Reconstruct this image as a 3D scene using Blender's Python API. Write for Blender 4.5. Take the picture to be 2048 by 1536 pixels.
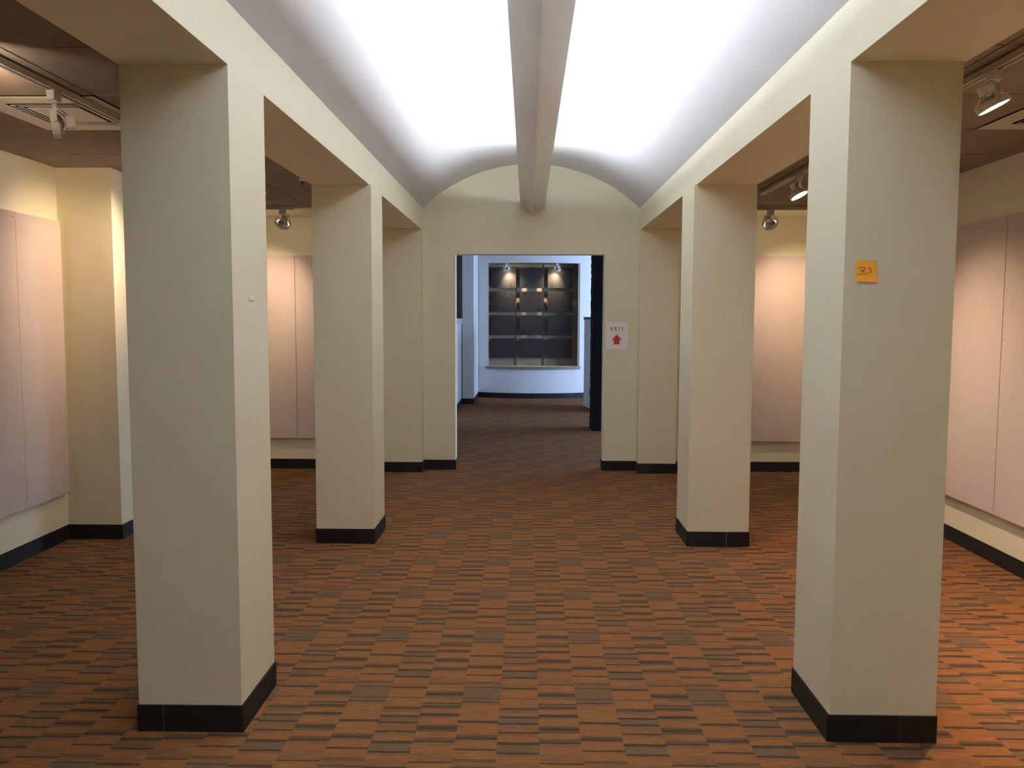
import bpy, bmesh, math, random
from mathutils import Vector, Matrix
random.seed(7)
for o in list(bpy.data.objects): bpy.data.objects.remove(o)
SC = bpy.context.scene
COL = SC.collection

# ------------------------------------------------------------------ camera
F_PX = 1671.3; PITCH = 0.0774; YAW = 0.0186; ROLL = 0.0034; EYE = 1.52
cam_d = bpy.data.cameras.new('camera'); cam = bpy.data.objects.new('camera', cam_d); COL.objects.link(cam)
cam_d.sensor_width = 36.0; cam_d.lens = F_PX / 2048 * 36.0; cam_d.clip_start = 0.02; cam_d.clip_end = 100
cam.matrix_world = (Matrix.Translation((0, 0, EYE)) @ Matrix.Rotation(YAW, 4, 'Z')
                    @ Matrix.Rotation(math.pi / 2 - PITCH, 4, 'X') @ Matrix.Rotation(ROLL, 4, 'Z'))
SC.camera = cam

# ------------------------------------------------------------------ world, exposure, daylight
TUBE_L = 46.0           # fluorescent tubes in the trough
SPOT_W = 29.0            # halogen track heads
DAY_W = 290.0            # daylight coming through the far window
W = bpy.data.worlds.new('world'); SC.world = W; W.use_nodes = True
W.node_tree.nodes['Background'].inputs[0].default_value = (0.45, 0.62, 1.0, 1)
W.node_tree.nodes['Background'].inputs[1].default_value = 0.6
SC.view_settings.view_transform = 'Standard'; SC.view_settings.look = 'None'
SC.view_settings.exposure = 1.35; SC.view_settings.gamma = 1.0; SC.view_settings.use_curve_mapping = False
SC.cycles.max_bounces = 14; SC.cycles.diffuse_bounces = 8; SC.cycles.sample_clamp_indirect = 6.0
al = bpy.data.lights.new('daylight', 'AREA'); al.shape = 'RECTANGLE'; al.size = 1.62; al.size_y = 4.2
al.energy = DAY_W; al.color = (0.44, 0.63, 1.0)
alo = bpy.data.objects.new('daylight', al); COL.objects.link(alo)
alo.location = (6.36, 13.0, 1.75); alo.rotation_euler = (0, math.pi / 2, 0)

# ------------------------------------------------------------------ materials
def s2l(r, g, b):
    f = lambda c: (c / 255) / 12.92 if c / 255 <= 0.04045 else ((c / 255 + 0.055) / 1.055) ** 2.4
    return (f(r), f(g), f(b), 1)
MATS = {}
def mat(name, col, rough=0.6, var=0.06, scale=6.0, bump=0.0, bscale=300.0, metal=0.0, emit=None, estr=0.0, spec=0.5):
    m = bpy.data.materials.new(name); m.use_nodes = True; nt = m.node_tree; N = nt.nodes; L = nt.links
    b = N['Principled BSDF']; b.inputs['Roughness'].default_value = rough; b.inputs['Metallic'].default_value = metal
    b.inputs['Specular IOR Level'].default_value = spec
    tc = N.new('ShaderNodeTexCoord')
    nz = N.new('ShaderNodeTexNoise'); nz.inputs['Scale'].default_value = scale; nz.inputs['Detail'].default_value = 4
    L.new(tc.outputs['Object'], nz.inputs['Vector'])
    mx = N.new('ShaderNodeMix'); mx.data_type = 'RGBA'
    mx.inputs['A'].default_value = tuple(c * (1 - var) for c in col[:3]) + (1,)
    mx.inputs['B'].default_value = tuple(min(1, c * (1 + var)) for c in col[:3]) + (1,)
    L.new(nz.outputs['Fac'], mx.inputs['Factor']); L.new(mx.outputs['Result'], b.inputs['Base Color'])
    if bump:
        n2 = N.new('ShaderNodeTexNoise'); n2.inputs['Scale'].default_value = bscale; n2.inputs['Detail'].default_value = 3
        L.new(tc.outputs['Object'], n2.inputs['Vector'])
        bp = N.new('ShaderNodeBump'); bp.inputs['Strength'].default_value = bump; bp.inputs['Distance'].default_value = 0.002
        L.new(n2.outputs['Fac'], bp.inputs['Height']); L.new(bp.outputs['Normal'], b.inputs['Normal'])
    if emit:
        b.inputs['Emission Color'].default_value = emit; b.inputs['Emission Strength'].default_value = estr
    MATS[name] = m
    return m
mat('wall_paint', (0.80, 0.762, 0.565, 1), 0.55, 0.02, 3, 0.08, 220)
mat('vault_paint', (0.70, 0.71, 0.74, 1), 0.6, 0.015, 2, 0.05, 200)
mat('trough_paint', (0.74, 0.72, 0.70, 1), 0.32, 0.03, 3)
mat('far_paint', (0.66, 0.655, 0.65, 1), 0.6, 0.02, 3, 0.05, 200)
mat('tile_brown', (0.32, 0.27, 0.225, 1), 0.95, 0.22, 9, 0.5, 160, spec=0.1)
mat('void', (0.012, 0.010, 0.009, 1), 0.9, spec=0.1)
mat('rubber', (0.010, 0.0095, 0.009, 1), 0.55, 0.3, 60, 0.25, 500, spec=0.35)
mat('board_fabric', (0.60, 0.51, 0.46, 1), 0.85, 0.03, 5, 0.25, 420, spec=0.2)
mat('white_metal', (0.62, 0.60, 0.56, 1), 0.42, 0.03, 8)
mat('track_metal', (0.50, 0.47, 0.43, 1), 0.38, 0.05, 8)
mat('silver', (0.50, 0.49, 0.47, 1), 0.34, 0.03, 8, metal=1.0)
mat('lamp_lit', (0.9, 0.85, 0.8, 1), 0.4, emit=(1, 0.80, 0.62, 1), estr=26.0)
mat('lamp_off', (0.35, 0.34, 0.33, 1), 0.15)
mat('tube_lit', (0.9, 0.9, 0.9, 1), 0.4, emit=(0.88, 0.935, 1.0, 1), estr=TUBE_L)
mat('paper', (0.93, 0.92, 0.91, 1), 0.7, 0.02, 12)
mat('ink_red', s2l(176, 28, 30), 0.7)
mat('ink_brown', s2l(92, 52, 48), 0.7)
mat('note_orange', s2l(255, 178, 58), 0.75, 0.04, 14)
mat('note_ink', s2l(110, 58, 8), 0.8)
mat('plastic_white', (0.96, 0.95, 0.93, 1), 0.35)
mat('putty', (0.95, 0.93, 0.86, 1), 0.6)
mat('nail', (0.09, 0.06, 0.05, 1), 0.5)
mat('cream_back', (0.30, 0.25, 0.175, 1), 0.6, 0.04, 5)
mat('slate', (0.024, 0.023, 0.023, 1), 0.5, 0.35, 3.5, 0.15, 90, spec=0.3)
mat('bolt', (0.008, 0.008, 0.008, 1), 0.4)
mat('sill_wood', (0.20, 0.165, 0.14, 1), 0.4, 0.1, 10)
mat('dark_rough', (0.012, 0.0135, 0.017, 1), 0.95, 0.4, 14, 0.9, 70, spec=0.2)
mat('brown_shade', (0.34, 0.30, 0.26, 1), 0.8, 0.2, 6)
mat('cap_grey', (0.45, 0.45, 0.48, 1), 0.5)
mat('cap_dark', (0.05, 0.05, 0.055, 1), 0.5)
mat('alu', (0.4, 0.4, 0.42, 1), 0.4, metal=0.6)

def carpet():
    m = bpy.data.materials.new('carpet'); m.use_nodes = True; nt = m.node_tree; N = nt.nodes; L = nt.links
    b = N['Principled BSDF']; b.inputs['Roughness'].default_value = 0.95; b.inputs['Specular IOR Level'].default_value = 0.08
    tc = N.new('ShaderNodeTexCoord'); sp = N.new('ShaderNodeSeparateXYZ')
    # slightly wavering stripe edges, as woven pile has
    wn = N.new('ShaderNodeTexNoise'); wn.inputs['Scale'].default_value = 45; wn.inputs['Detail'].default_value = 2
    L.new(tc.outputs['Object'], wn.inputs['Vector'])
    ws = N.new('ShaderNodeVectorMath'); ws.operation = 'MULTIPLY_ADD'
    ws.inputs[1].default_value = (0.006, 0.006, 0); ws.inputs[2].default_value = (-0.003, -0.003, 0)
    L.new(wn.outputs['Color'], ws.inputs[0])
    wa = N.new('ShaderNodeVectorMath'); wa.operation = 'ADD'
    L.new(tc.outputs['Object'], wa.inputs[0]); L.new(ws.outputs['Vector'], wa.inputs[1]); L.new(wa.outputs['Vector'], sp.inputs[0])
    def M(op, a, bb=None, c=None):
        n = N.new('ShaderNodeMath'); n.operation = op
        for i, v in enumerate((a, bb, c)):
            if v is None: continue
            if isinstance(v, (int, float)): n.inputs[i].default_value = v
            else: L.new(v, n.inputs[i])
        return n.outputs[0]
    u = M('DIVIDE', M('SUBTRACT', sp.outputs['X'], 0.048), 0.1517)
    k = M('FLOORED_MODULO', M('FLOOR', u), 3.0)           # 0 = B, 1 = C, 2 = A
    v = M('FLOORED_MODULO', M('DIVIDE', M('SUBTRACT', 3.678, sp.outputs['Y']), 0.621), 1.0)
    C = {'O': (0.232, 0.099, 0.036, 1), 'R': (0.192, 0.089, 0.038, 1), 'G': (0.154, 0.088, 0.046, 1),
         'M': (0.120, 0.065, 0.034, 1), 'D': (0.068, 0.044, 0.029, 1)}
    seqs = {
     'A': '0 G,.013 D,.037 R,.127 D,.148 R,.185 O,.25 D,.279 G,.361 D,.383 R,.407 O,.475 R,.53 D,.551 R,.564 O,.68 M,.699 O,.812 M,.829 D,.847 G,.89 O,.932 D,.955 G',
     'B': '0 O,.047 M,.074 D,.105 M,.135 O,.206 M,.24 D,.261 R,.298 O,.374 R,.47 D,.486 O,.591 M,.62 D,.655 G,.692 O,.755 D,.771 G,.795 D,.812 M,.823 D,.833 O,.899 D,.94 R,.963 O',
     'C': '0 D,.021 O,.166 M,.195 D,.225 R,.245 O,.327 D,.346 O,.44 M,.475 R,.52 D,.533 G,.68 D,.692 G,.738 D,.752 R,.783 O,.986 M'}
    outs = {}
    for n_, s in seqs.items():
        cr = N.new('ShaderNodeValToRGB'); cr.color_ramp.interpolation = 'CONSTANT'; e = cr.color_ramp.elements
        items = [(float(t.split()[0]), t.split()[1]) for t in s.split(',')]
        e[0].position = items[0][0]; e[0].color = C[items[0][1]]
        e[1].position = items[1][0]; e[1].color = C[items[1][1]]
        for p_, c_ in items[2:]:
            q = e.new(p_); q.color = C[c_]
        L.new(v, cr.inputs[0]); outs[n_] = cr.outputs[0]
    def MX(f, a, bb):
        n = N.new('ShaderNodeMix'); n.data_type = 'RGBA'; L.new(f, n.inputs['Factor']); L.new(a, n.inputs['A']); L.new(bb, n.inputs['B'])
        return n.outputs['Result']
    c1 = MX(M('GREATER_THAN', k, 0.5), outs['B'], outs['C'])
    c2 = MX(M('GREATER_THAN', k, 1.5), c1, outs['A'])
    # yarn colour variation, stretched along the stripes
    mp = N.new('ShaderNodeMapping'); mp.inputs['Scale'].default_value = (14, 150, 1)
    L.new(tc.outputs['Object'], mp.inputs['Vector'])
    nz = N.new('ShaderNodeTexNoise'); nz.inputs['Scale'].default_value = 1.0; nz.inputs['Detail'].default_value = 3
    L.new(mp.outputs['Vector'], nz.inputs['Vector'])
    n3 = N.new('ShaderNodeTexNoise'); n3.inputs['Scale'].default_value = 260; n3.inputs['Detail'].default_value = 2
    L.new(tc.outputs['Object'], n3.inputs['Vector'])
    fac = M('ADD', M('MULTIPLY', M('SUBTRACT', nz.outputs['Fac'], 0.5), 1.1), M('MULTIPLY', M('SUBTRACT', n3.outputs['Fac'], 0.5), 0.8))
    sc = N.new('ShaderNodeVectorMath'); sc.operation = 'SCALE'; L.new(c2, sc.inputs[0]); L.new(M('ADD', fac, 1.0), sc.inputs['Scale'])
    L.new(sc.outputs['Vector'], b.inputs['Base Color'])
    bp = N.new('ShaderNodeBump'); bp.inputs['Strength'].default_value = 0.6; bp.inputs['Distance'].default_value = 0.004
    L.new(n3.outputs['Fac'], bp.inputs['Height']); L.new(bp.outputs['Normal'], b.inputs['Normal'])
    MATS['carpet'] = m
carpet()
def glass():
    m = bpy.data.materials.new('pane_glass'); m.use_nodes = True; nt = m.node_tree; N = nt.nodes; L = nt.links
    for n in list(N):
        if n.type == 'BSDF_PRINCIPLED': N.remove(n)
    t = N.new('ShaderNodeBsdfTransparent'); g = N.new('ShaderNodeBsdfGlossy'); g.inputs['Roughness'].default_value = 0.02
    x = N.new('ShaderNodeMixShader'); x.inputs[0].default_value = 0.06
    L.new(t.outputs[0], x.inputs[1]); L.new(g.outputs[0], x.inputs[2]); L.new(x.outputs[0], N['Material Output'].inputs['Surface'])
    MATS['pane_glass'] = m
glass()

# ------------------------------------------------------------------ mesh helpers (all shapes given in world metres)
ORG = {}
class MB:
    def __init__(s): s.v = []; s.f = []
    def add(s, vs, fs):
        n = len(s.v); s.v += [tuple(v) for v in vs]; s.f += [tuple(i + n for i in f) for f in fs]; return s
    def box(s, x0, x1, y0, y1, z0, z1):
        return s.add([(x0, y0, z0), (x1, y0, z0), (x1, y1, z0), (x0, y1, z0), (x0, y0, z1), (x1, y0, z1), (x1, y1, z1), (x0, y1, z1)],
                     [(3, 2, 1, 0), (4, 5, 6, 7), (0, 1, 5, 4), (1, 2, 6, 5), (2, 3, 7, 6), (3, 0, 4, 7)])
    def obox(s, c, ax, ay, az, hx, hy, hz):          # oriented box: centre, three axes, half sizes
        c = Vector(c); vs = []
        for k in (-1, 1):
            for (i, j) in ((-1, -1), (1, -1), (1, 1), (-1, 1)):
                vs.append(c + ax * (i * hx) + ay * (j * hy) + az * (k * hz))
        return s.add(vs, [(3, 2, 1, 0), (4, 5, 6, 7), (0, 1, 5, 4), (1, 2, 6, 5), (2, 3, 7, 6), (3, 0, 4, 7)])
    def lathe(s, c, ax, prof, n=32, close=False):    # prof: list of (radius, offset along ax)
        c = Vector(c); ax = Vector(ax).normalized(); a = ax.orthogonal().normalized(); b = ax.cross(a); vs = []; fs = []
        for r, h in prof:
            for i in range(n):
                t = 2 * math.pi * i / n; vs.append(c + ax * h + (a * math.cos(t) + b * math.sin(t)) * r)
        m = len(prof)
        for j in range(m if close else m - 1):
            j2 = (j + 1) % m
            for i in range(n):
                k = (i + 1) % n; fs.append((j * n + i, j * n + k, j2 * n + k, j2 * n + i))
        if not close:
            fs.append(tuple(range(n - 1, -1, -1))); fs.append(tuple((m - 1) * n + i for i in range(n)))
        return s.add(vs, fs)
    def tube(s, pts, r, n=8):
        pts = [Vector(p) for p in pts]; vs = []; fs = []; a = None
        for i, p in enumerate(pts):
            d = (pts[min(i + 1, len(pts) - 1)] - pts[max(i - 1, 0)]).normalized()
            a = d.orthogonal().normalized() if a is None else (a - d * a.dot(d)).normalized()
            b = d.cross(a)
            for k in range(n):
                t = 2 * math.pi * k / n; vs.append(p + (a * math.cos(t) + b * math.sin(t)) * r)
        for i in range(len(pts) - 1):
            for k in range(n):
                q = (k + 1) % n; fs.append((i * n + k, i * n + q, (i + 1) * n + q, (i + 1) * n + k))
        fs.append(tuple(range(n - 1, -1, -1))); fs.append(tuple((len(pts) - 1) * n + k for k in range(n)))
        return s.add(vs, fs)
    def prism(s, poly, d0, d1):                      # poly: planar list of points; swept from +d0 to +d1
        n = len(poly); d0 = Vector(d0); d1 = Vector(d1)
        vs = [Vector(p) + d0 for p in poly] + [Vector(p) + d1 for p in poly]
        return s.add(vs, [tuple(range(n - 1, -1, -1)), tuple(range(n, 2 * n))] + [(i, (i + 1) % n, (i + 1) % n + n, i + n) for i in range(n)])
    def build(s, name, m, parent=None, smooth=False, bevel=0.0, at=None):
        xs = [v[0] for v in s.v]; ys = [v[1] for v in s.v]; zs = [v[2] for v in s.v]
        o0 = Vector(at) if at else Vector(((min(xs) + max(xs)) / 2, (min(ys) + max(ys)) / 2, min(zs)))
        me = bpy.data.meshes.new(name); me.from_pydata([tuple(Vector(v) - o0) for v in s.v], [], s.f)
        bm = bmesh.new(); bm.from_mesh(me); bmesh.ops.recalc_face_normals(bm, faces=bm.faces)
        if bevel:
            bmesh.ops.bevel(bm, geom=[e for e in bm.edges if len(e.link_faces) == 2 and e.calc_face_angle() > 0.6],
                            offset=bevel, segments=2, profile=0.5, affect='EDGES')
        bm.to_mesh(me); bm.free()
        if smooth:
            for p in me.polygons: p.use_smooth = True
            me.set_sharp_from_angle(angle=math.radians(40))
        me.materials.append(MATS[m]); o = bpy.data.objects.new(name, me); COL.objects.link(o)
        ORG[o.name] = o0
        if parent: o.parent = parent; o.location = o0 - ORG[parent.name]
        else: o.location = o0
        return o
def empty(name, loc):
    o = bpy.data.objects.new(name, None); COL.objects.link(o); o.location = loc; o.empty_display_size = 0.1; ORG[o.name] = Vector(loc); return o
def tag(o, label=None, cat=None, group=None, kind=None):
    if label: o['label'] = label
    if cat: o['category'] = cat
    if group: o['group'] = group
    if kind: o['kind'] = kind
    return o
def strip_mb(path, h, t=0.006, closed=False, r=0.008):  # rubber base: wall footprint path, pushed out to its right side
    pts = [Vector((p[0], p[1], 0)) for p in path]; n = len(pts); out = []; inn = []
    for i, p in enumerate(pts):
        a = pts[i - 1] if (i > 0 or closed) else None; b = pts[(i + 1) % n] if (i < n - 1 or closed) else None
        nd = lambda u, v: Vector(((v - u).y, -(v - u).x, 0)).normalized()
        if a is None: out.append(p + nd(p, b) * t); inn.append(p)
        elif b is None: out.append(p + nd(a, p) * t); inn.append(p)
        else:
            n1 = nd(a, p); n2 = nd(p, b); crs = (p - a).cross(b - p).z
            if crs > 0:      # outward corner: wrap round it
                for q in range(4):
                    w = q / 3; out.append(p + (n1 * (1 - w) + n2 * w).normalized() * t * 1.15); inn.append(p)
            else:
                mm = (n1 + n2).normalized(); out.append(p + mm * (t / max(0.3, mm.dot(n1)))); inn.append(p)
    m = len(out); vs = []; fs = []
    for z in (0.0, h):
        vs += [(p.x, p.y, z) for p in out] + [(p.x, p.y, z) for p in inn]
    rng = range(m if closed else m - 1)
    for i in rng:
        j = (i + 1) % m
        fs += [(i, j, 2 * m + j, 2 * m + i), (2 * m + i, 2 * m + j, 3 * m + j, 3 * m + i), (m + j, m + i, 3 * m + i, 3 * m + j), (m + i, m + j, j, i)]
    if not closed:
        fs += [(0, 2 * m, 3 * m, m), (m - 1, 2 * m - 1, 4 * m - 1, 3 * m - 1)]
    b = MB(); b.add(vs, fs); return b

# ------------------------------------------------------------------ measured plan
XL, XR = -1.0456, 1.0951            # inner faces of the two colonnades
XLO, XRO = -1.4265, 1.486           # their outer faces
Y1, Y1B, Y2, Y2B = 2.955, 3.353, 5.55, 5.966
Y3, YE = 8.211, 8.357               # pilaster face, end wall face
YB = -6.0                           # wall behind the viewer
ZL, ZS, ZC, ZT = 2.398, 2.613, 2.518, 3.041   # lintel, vault spring, aisle ceiling, vault crown
ZB = 0.10                           # rubber base height
XWL, XWR = -3.158, 2.936            # outer walls
DX0, DX1, DZ = -0.7235, 0.757, 2.162          # doorway in the end wall
ST = dict(kind='structure')

tag(MB().box(-3.3, 6.5, YB - 0.1, 17.4, -0.12, 0).build('floor', 'carpet', at=(0, 0, 0)), 'brown and orange striped block carpet running through both rooms', 'floor', **ST)

# outer walls of the two aisles, with the jutting pier
tag(MB().box(XWL - 0.12, XWL, YB, YE, 0, 2.7).build('wall_left', 'wall_paint'), 'cream wall behind the boards beside the jutting pier', 'wall', **ST)
tag(MB().box(XWR, XWR + 0.12, YB, YE, 0, 2.7).build('wall_right', 'wall_paint'), 'cream wall behind the boards beside the column with the note', 'wall', **ST)
tag(MB().box(XWL - 0.12, XWR + 0.12, YB - 0.12, YB, 0, 3.2).build('wall_back', 'wall_paint'), 'plain cream wall closing the gallery opposite the doorway', 'wall', **ST)
PIER_X, PIER_Y0, PIER_Y1 = -2.788, 5.612, 6.02
pier = tag(MB().box(XWL, PIER_X, PIER_Y0, PIER_Y1, 0, ZC).build('pier', 'wall_paint'), 'cream square pier jutting out of the wall past the boards', 'pier', **ST)
# end wall with its doorway, one mesh with a clean arch-high face
e = MB()
WT = 0.16
for (x0, x1, z0, z1) in ((XWL, DX0, 0, 3.15), (DX1, 6.32, 0, 3.15), (DX0, DX1, DZ, 3.15)): e.box(x0, x1, YE, YE + WT, z0, z1)
tag(e.build('wall_end', 'wall_paint'), 'cream end wall with the arched top and the open doorway', 'wall', **ST)

# barrel vault
def vault_z(x):
    c = 0.5 * (XL + XR); hw = 0.5 * (XR - XL); t = min(1, abs(x - c) / hw)
    h = ZT - ZS; R = (hw * hw + h * h) / (2 * h)
    return ZT - R + math.sqrt(R * R - (t * hw) ** 2)
n = 64; prof = []
for i in range(n + 1):
    a = math.pi * i / n; x = 0.5 * (XL + XR) - 0.5 * (XR - XL) * math.cos(a); prof.append((x, vault_z(x)))
vb = MB(); vs = []; fs = []
for y in (YB, YE):
    vs += [(x, y, z) for x, z in prof] + [(x, y, z + 0.05) for x, z in prof]
m = n + 1
for i in range(n):
    fs += [(i, i + 1, 2 * m + i + 1, 2 * m + i), (m + i, 3 * m + i, 3 * m + i + 1, m + i + 1)]
    fs += [(i, m + i, m + i + 1, i + 1), (2 * m + i, 2 * m + i + 1, 3 * m + i + 1, 3 * m + i)]
fs += [(0, 2 * m, 3 * m, m), (n, m + n, 3 * m + n, 2 * m + n)]
vb.add(vs, fs)
tag(vb.build('ceiling', 'vault_paint', smooth=True), 'white barrel vault ceiling lit from the hanging trough', 'ceiling', **ST)

# lintels over the columns (run the whole length)
tag(MB().box(XLO, XL, YB, YE, ZL, ZS + 0.06).build('lintel', 'wall_paint'), 'long cream lintel carried by the column with the white tab', 'lintel', **ST)
tag(MB().box(XR, XRO, YB, YE, ZL, ZS + 0.06).build('lintel', 'wall_paint'), 'long cream lintel carried by the column with the note', 'lintel', **ST)

# columns, each with its wrapped rubber base (open butt joint where the photograph shows one)
def column(x0, x1, y0, y1, label, joint=None, name='column', cat='column'):
    c = tag(MB().box(x0, x1, y0, y1, 0, ZL).build(name, 'wall_paint'), label, cat, **ST)
    if joint is None:
        b = strip_mb([(x0, y0), (x1, y0), (x1, y1), (x0, y1)], ZB, closed=True)
    else:
        g = 0.0018
        b = strip_mb([(joint + g, y0), (x1, y0), (x1, y1), (x0, y1), (x0, y0), (joint - g, y0)], ZB)
    b.build('baseboard', 'rubber', c)
    return c
col_a = column(XLO, XL, Y1, Y1B, 'cream square column with a small white tab and putty on its side', -1.336)
col_b = column(XR, 1.476, 2.939, 3.345, 'cream square column with the orange sticky note on its front', 1.349)
col_c = column(-1.425, XL + 0.012, Y2, Y2B, 'bare cream square column without note, tab or putty')
col_d = column(XR - 0.014, 1.49, Y2, Y2B, 'cream square column with one blob of putty and a jointed black base', 1.342)
column(XLO, XL, Y3, YE, 'shallow cream pilaster at the doorway end away from the exit sign', None, 'pilaster', 'pilaster')
column(XR, 1.47, Y3, YE, 'shallow cream pilaster beside the exit sign', None, 'pilaster', 'pilaster')

# wall bases
def wall_base(name, path, label):
    return tag(strip_mb(path, ZB).build(name, 'rubber'), label, 'baseboard', **ST)
wall_base('baseboard_left', [(XWL, YB), (XWL, PIER_Y0), (PIER_X, PIER_Y0), (PIER_X, PIER_Y1), (XWL, PIER_Y1), (XWL, YE), (XLO, YE)], 'black rubber base around the wall and its jutting pier')
wall_base('baseboard_right', [(1.47, YE), (XWR, YE), (XWR, YB)], 'black rubber base along the wall by the column with the note')
wall_base('baseboard_end', [(XL, YE), (DX0, YE), (DX0, YE + WT)], 'black rubber base between the doorway and the pilaster without a sign')
wall_base('baseboard_end', [(DX1, YE + WT), (DX1, YE), (XR, YE)], 'black rubber base under the exit sign')

# ------------------------------------------------------------------ aisle ceilings: brown tiles on a dark deck
YL = [1.142, 1.812, 2.482, 3.152, 3.822, 4.492, 5.162, 5.832, 6.502, 7.172, 7.64]
TILE = {}
def aisle_ceiling(name, xs, skip, label):
    x0, x1 = min(xs), max(xs)
    deck = tag(MB().box(x0, x1, YB, YE, ZC + 0.02, ZC + 0.06).build(name, 'void'), label, 'ceiling', **ST)
    for i in range(len(xs) - 1):
        for j in range(len(YL) - 1):
            if (i, j) == skip: continue
            w = round(xs[i + 1] - xs[i], 3); d = round(YL[j + 1] - YL[j], 3); g = 0.005
            if (w, d) not in TILE:
                t = MB().box(-w / 2 + g, w / 2 - g, -d / 2 + g, d / 2 - g, 0, 0.019).build('ceiling_tile', 'tile_brown', at=(0, 0, 0))
                TILE[(w, d)] = t.data; COL.objects.unlink(t); bpy.data.objects.remove(t)
            o = bpy.data.objects.new('ceiling_tile', TILE[(w, d)]); COL.objects.link(o); o.parent = deck
            o.location = Vector(((xs[i] + xs[i + 1]) / 2, (YL[j] + YL[j + 1]) / 2, ZC + random.uniform(0, 0.0012))) - ORG[deck.name]
    MB().box(x0, x1, YB, YL[0] - 0.004, ZC, ZC + 0.02).build('ceiling_field', 'tile_brown', deck)
    MB().box(x0, x1, YL[-1] + 0.004, YE, ZC, ZC + 0.02).build('plaster_border', 'wall_paint', deck)
    return deck
aisle_ceiling('ceiling_left', [XWL, -2.56, -1.96, XLO], (1, 4), 'brown tiled ceiling above the boards by the jutting pier')
aisle_ceiling('ceiling_right', [XRO, 1.73, 2.33, XWR], (2, 4), 'brown tiled ceiling above the boards by the column with the note')

def diffuser(x0, x1, y0, y1, label):
    g = 0.004; x0 += g; x1 -= g; y0 += g; y1 -= g; cx, cy = (x0 + x1) / 2, (y0 + y1) / 2; hx, hy = (x1 - x0) / 2, (y1 - y0) / 2
    t = tag(empty('air_diffuser', (cx, cy, ZC - 0.004)), label, 'air vent', 'square air diffusers in the aisle ceilings')
    def ring(o, i, z0, z1, zi):      # square ring, its inner edge lifted to zi
        vs = []
        for (fx, z) in ((o, z0), (i, zi), (i, zi + (z1 - z0)), (o, z1)):
            vs += [(cx - fx * hx, cy - fx * hy, z), (cx + fx * hx, cy - fx * hy, z), (cx + fx * hx, cy + fx * hy, z), (cx - fx * hx, cy + fx * hy, z)]
        fs = []
        for k in range(4):
            for q in range(4): fs.append((k * 4 + q, k * 4 + (q + 1) % 4, ((k + 1) % 4) * 4 + (q + 1) % 4, ((k + 1) % 4) * 4 + q))
        return MB().add(vs, fs)
    ring(1.0, 0.65, ZC - 0.004, ZC - 0.002, ZC - 0.004).build('face_frame', 'white_metal', t)
    ring(0.585, 0.565, ZC - 0.0055, ZC - 0.004, ZC - 0.0045).build('louver', 'white_metal', t)
    ring(0.505, 0.485, ZC - 0.0055, ZC - 0.004, ZC - 0.0045).build('louver', 'white_metal', t)
    MB().box(cx - 0.425 * hx, cx + 0.425 * hx, cy - 0.425 * hy, cy + 0.425 * hy, ZC - 0.0055, ZC - 0.004).build('center_plate', 'white_metal', t)
    MB().box(cx - 0.67 * hx, cx + 0.67 * hx, cy - 0.67 * hy, cy + 0.67 * hy, ZC + 0.014, ZC + 0.018).build('duct_back', 'void', t)
    return t
diffuser(-2.56, -1.96, 3.822, 4.492, 'white square louvered air diffuser beside the unlit track lamp')
diffuser(2.33, XWR, 3.822, 4.492, 'white square air diffuser in the ceiling beside the lit track lamp')

# ------------------------------------------------------------------ V-shaped hanging light trough
TCX, TW, TZ0, TZ1 = 0.043, 0.1235, 2.537, 2.663
TRIM = {-1: 2.672, 1: 2.656}        # the trough hangs a touch tilted
tr = tag(empty('light_trough', (TCX, (YB + YE) / 2, TZ0)), 'long grey V-shaped light trough hanging under the white vault', 'light trough')
for s in (-1, 1):
    th = 0.006
    poly = [(TCX + s * 0.0, YB, TZ0), (TCX + s * TW, YB, TRIM[s]), (TCX + s * (TW - th), YB, TRIM[s]), (TCX + s * 0.0, YB, TZ0 + th * 1.4)]
    MB().prism(poly, (0, 0, 0), (0, YE - YB, 0)).build('side_panel', 'trough_paint', tr)
for k in range(7):
    y0 = -1.45 + 1.235 * k; y1 = y0 + 1.2
    tb = MB().lathe((TCX + 0.047, y0, 2.652), (0, 1, 0), [(0.016, 0), (0.016, 1.2)], 14).build('fluorescent_tube', 'tube_lit', tr, smooth=True)
    for yy in (y0 - 0.012, y1):
        MB().box(TCX + 0.031, TCX + 0.063, yy, yy + 0.012, TZ0 + 0.07, 2.640).build('lamp_holder', 'white_metal', tr)

# ------------------------------------------------------------------ light tracks and track heads
def track(x0, x1, y0, y1, label):
    t = tag(empty('light_track', ((x0 + x1) / 2, (y0 + y1) / 2, ZC - 0.033)), label, 'light track')
    zb, zt = ZC - 0.033, ZC - 0.0065
    if y1 - y0 > x1 - x0:
        w = x1 - x0
        MB().box(x0, x0 + 0.010, y0, y1, zb, zt).box(x1 - 0.010, x1, y0, y1, zb, zt).box(x0 + 0.010, x1 - 0.010, y0, y1, zb + 0.012, zt).build('channel', 'track_metal', t)
        for y in (y0, y1): MB().box(x0 - 0.001, x1 + 0.001, y - 0.004, y + 0.006, zb - 0.001, zt).build('end_cap', 'white_metal', t)
    else:
        MB().box(x0, x1, y0, y0 + 0.010, zb, zt).box(x0, x1, y1 - 0.010, y1, zb, zt).box(x0, x1, y0 + 0.010, y1 - 0.010, zb + 0.012, zt).build('channel', 'track_metal', t)
        for x in (x0, x1): MB().box(x - 0.004, x + 0.006, y0 - 0.001, y1 + 0.001, zb - 0.001, zt).build('end_cap', 'white_metal', t)
    return t
track(-2.050, -2.012, YB + 0.05, 5.65, 'long ceiling track carrying the unlit lamp beside the louvered diffuser')
track(1.785, 1.823, YB + 0.05, 6.58, 'long ceiling track carrying the lit lamps over the boards')
track(-3.10, -2.09, 7.47, 7.505, 'short cross track in front of the seamed end boards')
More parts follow.
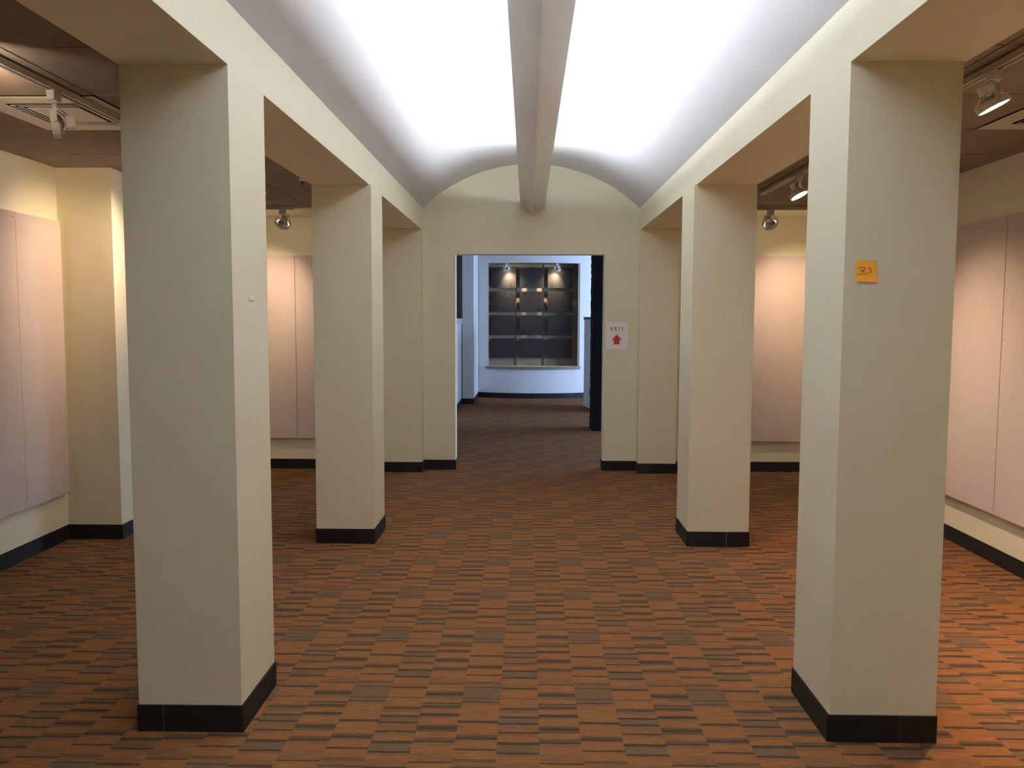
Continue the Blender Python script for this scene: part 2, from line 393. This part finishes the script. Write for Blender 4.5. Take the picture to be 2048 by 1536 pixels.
track(1.98, 2.88, 7.47, 7.505, 'short cross track in front of the single end board')

def head(mount, aim, label, lit=True, watts=None, drop=0.125, cone=70, side=1, mz=None, along='y', group='white ring track lamps'):
    mx, my, mzz = mount; d = Vector(aim).normalized(); Z = Vector((0, 0, 1))
    r = d.cross(Z).normalized(); u = r.cross(d); P = Vector((mx, my, mzz - drop))
    t = tag(empty('track_lamp', (mx, my, mzz)), label, 'track light', group)
    hx, hy = (0.017, 0.030) if along == 'y' else (0.030, 0.017)
    MB().box(mx - hx, mx + hx, my - hy, my + hy, mzz - 0.040, mzz).build('adapter', 'white_metal', t, bevel=0.003)
    # U-shaped strap from the adapter to both sides of the ring
    rh = Vector((r.x, r.y, 0)).normalized(); th = Vector((-rh.y, rh.x, 0)); top = Vector((mx, my, mzz - 0.050))
    yk = MB().obox(top + Z * 0.006, rh, th, Z, 0.010, 0.010, 0.006)
    R = 0.068; path = []
    for k in range(25):
        a = math.pi * k / 24; w = -math.cos(a); h = math.sin(a) ** 0.55
        path.append(P + rh * (R * w) + Z * ((drop - 0.050) * h))
    vs = []; fs = []
    for p_ in path:
        q = (p_ - P); nrm = Vector((0, 0, 0))
    for i, p_ in enumerate(path):
        tan = (path[min(i + 1, 24)] - path[max(i - 1, 0)]).normalized(); nn = tan.cross(th).normalized()
        for (a, b) in ((-1, -1), (1, -1), (1, 1), (-1, 1)): vs.append(p_ + th * (a * 0.0085) + nn * (b * 0.0016))
    for i in range(24):
        for q in range(4): fs.append((i * 4 + q, i * 4 + (q + 1) % 4, (i + 1) * 4 + (q + 1) % 4, (i + 1) * 4 + q))
    fs += [(3, 2, 1, 0), (96, 97, 98, 99)]
    yk.add(vs, fs)
    for s in (-1, 1): yk.lathe(P + rh * (s * 0.0615), rh * s, [(0.006, 0), (0.006, 0.010)], 10)
    yk.build('yoke', 'white_metal', t)
    ring = MB().lathe(P, d, [(0.0625, 0.014), (0.0625, -0.014), (0.0565, -0.014), (0.0555, 0.014)], 40, close=True).build('lamp_ring', 'white_metal', t, smooth=True)
    MB().lathe(P, d, [(0.050, 0.003), (0.044, -0.012), (0.030, -0.026), (0.014, -0.034)], 32).build('reflector', 'silver', ring, smooth=True)
    MB().lathe(P, d, [(0.0485, 0.0035), (0.047, 0.0055)], 32).build('lamp_face', 'lamp_lit' if lit else 'lamp_off', ring, smooth=True)
    # back bracket and lamp-holder box
    for s in (-1, 1):
        br = MB(); a = P + u * (s * 0.058) - d * 0.012; b = P + u * (s * 0.020) - d * 0.048; mid = (a + b) / 2; ax = (b - a).normalized()
        br.obox(mid, ax, r, ax.cross(r), (b - a).length / 2, 0.007, 0.0015)
        br.build('bracket', 'white_metal', t)
    MB().obox(P - d * 0.062, r, u, d, 0.022, 0.024, 0.018).build('socket_box', 'white_metal', t, bevel=0.003)
    A = Vector((mx, my, mzz - 0.036)) + rh * 0.01; B = P - d * 0.078; C1 = A + rh * (side * 0.055) - Z * 0.02; C2 = B + rh * (side * 0.075) + Z * 0.03
    pts = []
    for k in range(17):
        w = k / 16; pts.append(A * (1 - w) ** 3 + C1 * 3 * w * (1 - w) ** 2 + C2 * 3 * w * w * (1 - w) + B * w ** 3)
    MB().tube(pts, 0.0032, 6).build('cord', 'white_metal', t, smooth=True)
    if lit:
        l = bpy.data.lights.new('lamp_beam', 'SPOT'); l.energy = SPOT_W if watts is None else watts; l.color = (1.0, 0.71, 0.48)
        l.spot_size = math.radians(cone); l.spot_blend = 0.9; l.shadow_soft_size = 0.03
        lo = bpy.data.objects.new('lamp_beam', l); COL.objects.link(lo); lo.parent = t
        lo.location = P + d * 0.012 - Vector((mx, my, mzz)); lo.rotation_euler = d.to_track_quat('-Z', 'Y').to_euler()
    return t
ZM = ZC - 0.033
head((-2.031, 3.62, ZM), (-0.86, -0.48, -0.16), 'unlit white ring track lamp seen edge-on beside the louvered diffuser', lit=False, drop=0.135)
head((-2.031, 5.42, ZM), (-0.86, 0.02, -0.50), 'lit white ring track lamp aimed at the boards by the jutting pier', cone=75)
head((-2.031, 3.02, ZM), (-0.42, 0.80, 0.26), 'white ring track lamp turned up against the ceiling tiles', watts=22, cone=55)
head((1.804, 3.36, ZM), (0.42, -0.12, -0.90), 'lit white ring track lamp beside the column with the note', cone=105, watts=110)
head((1.804, 5.70, ZM), (0.40, -0.24, -0.88), 'glaring lit white ring track lamp over the second column pair', cone=100, side=-1, watts=52)
head((1.804, 0.6, ZM), (0.62, 0.05, -0.78), 'added unseen white ring track lamp brightening the aisle wall at the track end away from the doorway', cone=110)  # extra lamp out of view, added to brighten the aisle wall
head((-2.185, 7.487, ZM), (-0.42, 0.62, -0.66), 'white ring track lamp lighting the seamed end boards from the cross track', cone=80, along='x')
head((2.131, 7.487, ZM), (0.46, 0.60, -0.66), 'white ring track lamp lighting the single end board from the cross track', cone=80, along='x', side=-1)

# two white ceiling sprinklers seen past the far end of the first bay
for (x, y, lb) in ((-1.63, 6.09, 'small white ceiling sprinkler close to the lintel'), (-2.12, 6.74, 'small white ceiling sprinkler in the middle of the brown tiles')):
    t = tag(empty('sprinkler', (x, y, ZC)), lb, 'sprinkler', 'ceiling sprinklers in the tiled aisle')
    MB().lathe((x, y, ZC), (0, 0, -1), [(0.030, 0), (0.028, 0.005), (0.012, 0.010)], 20).build('escutcheon', 'plastic_white', t, smooth=True)
    MB().lathe((x, y, ZC - 0.010), (0, 0, -1), [(0.007, 0), (0.007, 0.02)], 10).lathe((x, y, ZC - 0.034), (0, 0, -1), [(0.014, 0), (0.014, 0.003)], 14).build('deflector', 'nail', t)

# ------------------------------------------------------------------ pinkish fabric display boards
def board(x0, x1, y0, y1, z0, z1, label, nails, face):
    b = tag(MB().box(x0, x1, y0, y1, z0, z1).build('display_board', 'board_fabric', bevel=0.0025), label, 'display board', 'tall fabric display boards on the walls')
    for (a, z) in nails:
        p = (x1, a, z) if face == '+x' else (x0, a, z) if face == '-x' else (a, y0, z)
        ax = {'+x': (1, 0, 0), '-x': (-1, 0, 0), '-y': (0, -1, 0)}[face]
        MB().lathe(p, ax, [(0.004, -0.002), (0.003, 0.0015)], 8).build('nail', 'nail', b)
    return b
T = 0.036
board(XWL + 0.012, XWL + 0.012 + T, 5.068, 5.56, 0.334, 2.158, 'narrow fabric board ending at the jutting pier', [(5.085, 0.40)], '+x')
board(XWL + 0.012, XWL + 0.012 + T, 3.84, 5.0668, 0.334, 2.160, 'wide fabric board next to the narrow one by the pier', [(5.045, 2.125), (5.045, 1.32), (4.9, 0.37), (4.4, 1.3)], '+x')
board(XWL + 0.012, XWL + 0.012 + T, 2.62, 3.836, 0.334, 2.158, 'wide fabric board two boards away from the pier', [(3.8, 1.3)], '+x')
board(XWR - 0.012 - T, XWR - 0.012, 5.157, 6.37, 0.322, 2.155, 'fabric board partly hidden by the column with the note', [(5.17, 0.36), (5.172, 1.40)], '-x')
board(XWR - 0.012 - T, XWR - 0.012, 3.937, 5.152, 0.322, 2.157, 'fabric board with scattered nail holes beside the column with the note', [(5.135, 0.36), (5.137, 1.405), (5.06, 2.05), (5.05, 1.62), (5.03, 1.06)], '-x')
board(XWR - 0.012 - T, XWR - 0.012, 2.717, 3.932, 0.322, 2.155, 'fabric board under the air diffuser', [(3.8, 1.3)], '-x')
board(-3.15, -2.3165, YE - 0.012 - T, YE - 0.012, 0.316, 2.14, 'fabric end board between the seam and the outer wall', [(-2.328, 1.99), (-2.328, 1.56)], '-y')
board(-2.3125, -1.46, YE - 0.012 - T, YE - 0.012, 0.316, 2.14, 'fabric end board between the seam and the cream pilaster', [(-2.302, 1.16), (-2.302, 0.36)], '-y')
board(1.72, 2.925, YE - 0.012 - T, YE - 0.012, 0.312, 2.144, 'single seamless fabric board on the end wall', [], '-y')

# ------------------------------------------------------------------ exit sign
SX0, SX1, SZ0, SZ1 = 0.779, 0.995, 1.221, 1.496
sg = tag(MB().box(SX0, SX1, YE - 0.0016, YE - 0.0002, SZ0, SZ1).build('exit_sign', 'paper'), 'white paper EXIT sign with a red upward arrow by the doorway', 'sign')
sx = lambda p: SX0 + (p - 55) / 1010 * (SX1 - SX0)       # sign drawing units, measured on the sheet
sz = lambda p: SZ1 - (p - 90) / 1300 * (SZ1 - SZ0)
yy = YE - 0.0020
def flat(name, polys, m, par):
    b = MB()
    for poly in polys: b.prism([(sx(p[0]), yy, sz(p[1])) for p in poly], (0, 0, 0), (0, 0.0006, 0))
    return b.build(name, m, par)
rc = lambda x0, y0, x1, y1: [(x0, y0), (x1, y0), (x1, y1), (x0, y1)]
flat('letter_e', [rc(284, 330, 312, 492), rc(262, 330, 384, 346), rc(262, 476, 384, 492), rc(312, 402, 352, 418), rc(372, 346, 384, 372), rc(372, 450, 384, 476), rc(342, 388, 352, 432)], 'ink_brown', sg)
flat('letter_x', [[(448, 330), (484, 330), (552, 492), (516, 492)], [(524, 330), (546, 330), (474, 492), (452, 492)], rc(436, 330, 494, 342), rc(508, 330, 560, 342), rc(438, 480, 490, 492), rc(506, 480, 562, 492)], 'ink_brown', sg)
flat('letter_i', [rc(640, 330, 668, 492), rc(622, 330, 686, 342), rc(622, 480, 686, 492)], 'ink_brown', sg)
flat('letter_t', [rc(796, 330, 826, 492), rc(742, 330, 880, 348), rc(742, 348, 754, 374), rc(868, 348, 880, 374), rc(778, 480, 844, 492)], 'ink_brown', sg)
flat('arrow', [[(560, 680), (802, 940), (322, 940)], rc(425, 940, 690, 1145)], 'ink_red', sg)

# ------------------------------------------------------------------ sticky note on the column
NX0, NX1, NZ0, NZ1 = 1.1335, 1.2075, 1.654, 1.728
def curl(t): return 0.0006 + 0.012 * max(0, (0.75 - t)) ** 2      # t = height fraction; the foot lifts off the wall
vs = []; fs = []; NR = 12
for k in range(NR + 1):
    t = k / NR
    for (x, s) in ((NX0 + 0.0015 * (1 - t), 0), (NX1 + 0.001 * (1 - t), 0), (NX1 + 0.001 * (1 - t), 1), (NX0 + 0.0015 * (1 - t), 1)):
        tilt = -0.0022 * ((x - NX0) / (NX1 - NX0))
        vs.append((x, 2.939 - curl(t) - (0.0004 if s == 0 else 0), NZ0 + tilt + (NZ1 - NZ0) * t))
for k in range(NR):
    for q in range(4): fs.append((k * 4 + q, k * 4 + (q + 1) % 4, (k + 1) * 4 + (q + 1) % 4, (k + 1) * 4 + q))
fs += [(3, 2, 1, 0), (NR * 4, NR * 4 + 1, NR * 4 + 2, NR * 4 + 3)]
note = tag(MB().add(vs, fs).build('sticky_note', 'note_orange', smooth=True), 'orange square sticky note handwritten 33 on the column', 'sticky note')
def ink(pts):
    out = []
    for (px, py) in pts:
        fx = (px - 410) / 815; t = 1 - (py - 385) / 825
        out.append((NX0 + fx * (NX1 - NX0), 2.939 - curl(t) - 0.0009, NZ0 + t * (NZ1 - NZ0)))
    def cr(a, b, c, d, w): return 0.5 * ((2 * b) + (c - a) * w + (2 * a - 5 * b + 4 * c - d) * w * w + (3 * b - a - 3 * c + d) * w ** 3)
    res = []; V = [Vector(p) for p in out]; V = [V[0]] + V + [V[-1]]
    for i in range(1, len(V) - 2):
        for k in range(5): res.append(cr(V[i - 1], V[i], V[i + 1], V[i + 2], k / 5))
    res.append(V[-1]); return res
MB().tube(ink([(490, 695), (600, 672), (690, 650), (765, 690), (750, 750), (690, 785), (605, 808), (690, 800), (750, 840), (735, 890), (640, 925), (490, 928)]), 0.0009, 6).build('digit_three', 'note_ink', note)
MB().tube(ink([(875, 700), (950, 700), (1000, 730), (980, 765), (935, 782), (985, 800), (985, 850), (930, 885), (780, 910)]), 0.0009, 6).build('digit_three', 'note_ink', note)

# white tab and putty left on the columns
tb = MB().box(XL, XL + 0.006, 3.140, 3.176, 1.587, 1.603).build('plastic_tab', 'plastic_white', bevel=0.0015)
tag(tb, 'small white rectangular plastic tab stuck to the column side', 'tab')
def blob(c, rx, ry, rz, label):
    b = MB(); n = 14; vs = []; fs = []
    for i in range(9):
        a = math.pi * i / 8
        for k in range(n):
            q = 2 * math.pi * k / n; w = 1 + 0.12 * math.sin(3 * q + i)
            vs.append((c[0] + rx * math.sin(a) * math.cos(q) * w, c[1] + ry * math.sin(a) * math.sin(q) * w, c[2] + rz * math.cos(a)))
    for i in range(8):
        for k in range(n): fs.append((i * n + k, i * n + (k + 1) % n, (i + 1) * n + (k + 1) % n, (i + 1) * n + k))
    return tag(b.add(vs, fs).build('putty_blob', 'putty', smooth=True), label, 'putty')
blob((XL + 0.003, 3.264, 1.390), 0.004, 0.006, 0.013, 'pale elongated putty blob below the white tab')
blob((XR - 0.014 - 0.002, 5.735, 1.588), 0.004, 0.011, 0.011, 'round white putty blob on the column with the jointed base')

# ------------------------------------------------------------------ the room beyond the doorway
FZ = 2.78
tag(MB().box(-3.3, 6.5, YE + WT, 17.4, FZ, FZ + 0.1).build('ceiling_far', 'far_paint'), 'pale ceiling of the room beyond the doorway', 'ceiling', **ST)
tag(MB().box(-3.3, 6.5, 17.3, 17.4, 0, FZ).build('wall_far', 'far_paint'), 'pale rear wall behind the curved wall', 'wall', **ST)
tag(MB().box(-2.32, -2.2, YE + WT, 17.3, 0, FZ).build('wall_far_left', 'brown_shade'), 'dim brownish side wall of the room beyond the doorway', 'wall', **ST)
wy0, wy1, wz0, wz1 = 10.9, 15.1, 0.92, 2.58
fr = MB().box(6.2, 6.32, YE + WT, wy0, 0, FZ).box(6.2, 6.32, wy1, 17.3, 0, FZ).box(6.2, 6.32, wy0, wy1, 0, wz0).box(6.2, 6.32, wy0, wy1, wz1, FZ)
tag(fr.build('wall_far_right', 'far_paint'), 'pale wall with the daylight window beyond the doorway', 'wall', **ST)
wn = tag(MB().box(6.2, 6.3, wy0, wy0 + 0.05, wz0, wz1).box(6.2, 6.3, wy1 - 0.05, wy1, wz0, wz1).box(6.2, 6.3, wy0, wy1, wz0, wz0 + 0.05).box(6.2, 6.3, wy0, wy1, wz1 - 0.05, wz1)
         .box(6.22, 6.28, 12.97, 13.03, wz0, wz1).build('window_1', 'alu'), 'two-pane daylight window of the room beyond the doorway', 'window', **ST)
for (a, b) in ((wy0 + 0.05, 12.97), (13.03, wy1 - 0.05)):
    MB().box(6.248, 6.252, a, b, wz0 + 0.05, wz1 - 0.05).build('pane', 'pane_glass', wn)

# convex curved wall with the niche
CX, CR, CY0 = 0.09, 2.3, 16.02; CY = CY0 + CR
NXa, NXb, NZa, NZb = -0.766, 0.972, 0.612, 2.592
def cyl(x): return CY - math.sqrt(CR * CR - (x - CX) ** 2)
xs = sorted(set([round(-1.10 + 2.95 * i / 60, 4) for i in range(61)] + [NXa, NXb])); zs = [0, NZa, NZb, FZ]
vs = []; fs = []
for dy in (0, 0.08):
    for x in xs:
        for z in zs: vs.append((x, cyl(x) + dy, z))
nz = len(zs); half = len(xs) * nz
for i in range(len(xs) - 1):
    for j in range(3):
        if j == 1 and xs[i] >= NXa - 1e-6 and xs[i + 1] <= NXb + 1e-6: continue
        a = i * nz + j; fs += [(a, a + nz, a + nz + 1, a + 1), (half + a + 1, half + a + nz + 1, half + a + nz, half + a)]
curved = tag(MB().add(vs, fs).build('wall_curved', 'far_paint', smooth=True), 'pale bulging curved wall holding the lit niche', 'wall', **ST)
wall_base('baseboard_curved', [(x, cyl(x)) for x in [-0.96 + 2.36 * i / 40 for i in range(41)]], 'dark rubber base along the curved wall')
NB = 16.56
nb = tag(MB().box(NXa - 0.05, NXb + 0.05, NB, NB + 0.03, NZa - 0.05, NZb + 0.05).build('niche', 'cream_back'), 'cream lined niche recessed in the curved wall', 'niche', **ST)
for (x0, x1) in ((NXa - 0.03, NXa), (NXb, NXb + 0.03)):
    MB().box(x0, x1, cyl(x0) + 0.002, NB, NZa, NZb).build('jamb', 'cream_back', nb)
arc = [(x, cyl(x) + 0.004) for x in [NXa + (NXb - NXa) * i / 20 for i in range(21)]]
slab = [(x, y, 0) for x, y in arc] + [(NXb, NB, 0), (NXa, NB, 0)]
MB().prism(slab, (0, 0, NZb), (0, 0, NZb + 0.03)).build('head_board', 'cream_back', nb)
MB().prism(slab, (0, 0, NZa - 0.03), (0, 0, NZa)).build('floor_board', 'cream_back', nb)
for z in (2.094, 1.630, 1.178):      # battens the panels hang on
    MB().box(NXa, NXb, NB - 0.02, NB, z - 0.03, z + 0.03).build('batten', 'cream_back', nb)
for x in (-0.196, 0.346):
    MB().box(x - 0.03, x + 0.03, NB - 0.03, NB, NZa, NZb).build('batten', 'cream_back', nb)
sill = MB(); pts = [(x, cyl(x)) for x in [NXa - 0.05 + (NXb - NXa + 0.1) * i / 24 for i in range(25)]]
sill.prism([(x, y - 0.05, 0) for x, y in pts] + [(x, y + 0.02, 0) for x, y in reversed(pts)], (0, 0, NZa - 0.045), (0, 0, NZa - 0.003))
tag(sill.build('niche_sill', 'sill_wood'), 'curved brown wooden sill under the niche', 'sill')
PX = ((-0.722, -0.233), (-0.159, 0.310), (0.383, 0.871)); PZ = ((2.128, 2.516), (1.661, 2.060), (1.212, 1.598), (0.763, 1.143))
COLN = ('in the stack on the pale pier side', 'in the middle stack', 'in the stack on the black column side'); ROWN = ('top', 'second', 'third', 'bottom')
for i, (x0, x1) in enumerate(PX):
    for j, (z0, z1) in enumerate(PZ):
        p = tag(MB().box(x0, x1, 16.42, 16.438, z0, z1).build('slate_panel', 'slate', bevel=0.002), 'dark slate panel %s, %s one' % (COLN[i], ROWN[j]), 'panel', 'dark panels in the niche')
        for bx in (x0 + 0.09, x1 - 0.09):
            for bz in (z0 + 0.045, z1 - 0.045):
                MB().lathe((bx, 16.42, bz), (0, -1, 0), [(0.011, 0), (0.009, 0.006)], 10).lathe((bx, 16.438, bz), (0, 1, 0), [(0.008, 0), (0.008, NB - 16.438 - 0.001)], 8).build('bolt', 'bolt', p)
head((-0.412, 16.235, NZb), (0.25, 0.50, -0.80), 'white track lamp in the niche on the pale pier side', watts=34, cone=95, drop=0.11, along='x', group='niche lamps')
head((0.565, 16.235, NZb), (-0.25, 0.50, -0.80), 'white track lamp in the niche on the black column side', watts=34, cone=95, drop=0.11, along='x', side=-1, group='niche lamps')

# pier and half walls either side
p2 = tag(MB().box(-1.165, -0.965, 14.90, 17.0, 0, FZ).build('pier', 'far_paint'), 'pale pier beside the white half wall beyond the doorway', 'pier', **ST)
strip_mb([(-1.18, 14.90), (-0.965, 14.90), (-0.965, 16.4)], ZB).build('baseboard', 'rubber', p2)
bw = tag(MB().box(-2.2, -1.165, 15.60, 15.70, 0, FZ).build('wall_far_end', 'brown_shade'), 'dim brown boarded wall seen over the white half wall', 'wall', **ST)
for k in range(8):
    MB().box(-2.195 + 0.128 * k, -2.195 + 0.128 * k + 0.116, 15.582, 15.60, 0, FZ).build('plank', 'brown_shade', bw)
hw = tag(MB().box(-1.30, -1.18, 11.2, 14.90, 0, 1.434).build('half_wall', 'far_paint'), 'white half wall glowing in daylight beside the pale pier', 'half wall', **ST)
MB().box(-1.32, -1.165, 11.18, 14.90, 1.434, 1.528).build('cap', 'cap_grey', hw)
strip_mb([(-1.18, 11.2), (-1.18, 14.90)], ZB).build('baseboard', 'rubber', hw)
hp = [(0.990, 14.70), (1.065, 14.33), (1.32, 13.6), (1.42, 13.65), (1.17, 14.38), (1.09, 14.72)]
h2 = tag(MB().prism([(x, y, 0) for x, y in hp], (0, 0, 0), (0, 0, 1.52)).build('half_wall', 'far_paint'), 'grey half wall with a dark cap behind the dark column', 'half wall', **ST)
hc = [(0.978, 14.715), (1.053, 14.325), (1.31, 13.58), (1.43, 13.64), (1.182, 14.39), (1.10, 14.735)]
MB().prism([(x, y, 0) for x, y in hc], (0, 0, 1.52), (0, 0, 1.562)).build('cap', 'cap_dark', h2)
# rough black column: subdivided and jittered
bm = bmesh.new(); X0, X1, Ya, Yb_ = 0.885, 1.36, 11.36, 11.82
vs = []; fs = []; per = []
for k in range(12): per.append((X0 + (X1 - X0) * k / 12, Ya))
for k in range(12): per.append((X1, Ya + (Yb_ - Ya) * k / 12))
for k in range(12): per.append((X1 - (X1 - X0) * k / 12, Yb_))
for k in range(12): per.append((X0, Yb_ - (Yb_ - Ya) * k / 12))
NZ_ = 60
for j in range(NZ_ + 1):
    for (x, y) in per: vs.append((x + random.uniform(-.006, .006), y + random.uniform(-.006, .006), FZ * j / NZ_))
for j in range(NZ_):
    for k in range(48): fs.append((j * 48 + k, j * 48 + (k + 1) % 48, (j + 1) * 48 + (k + 1) % 48, (j + 1) * 48 + k))
bm.free()
tag(MB().add(vs, fs).build('rough_column', 'dark_rough'), 'rough black textured column beyond the doorway', 'column', **ST)
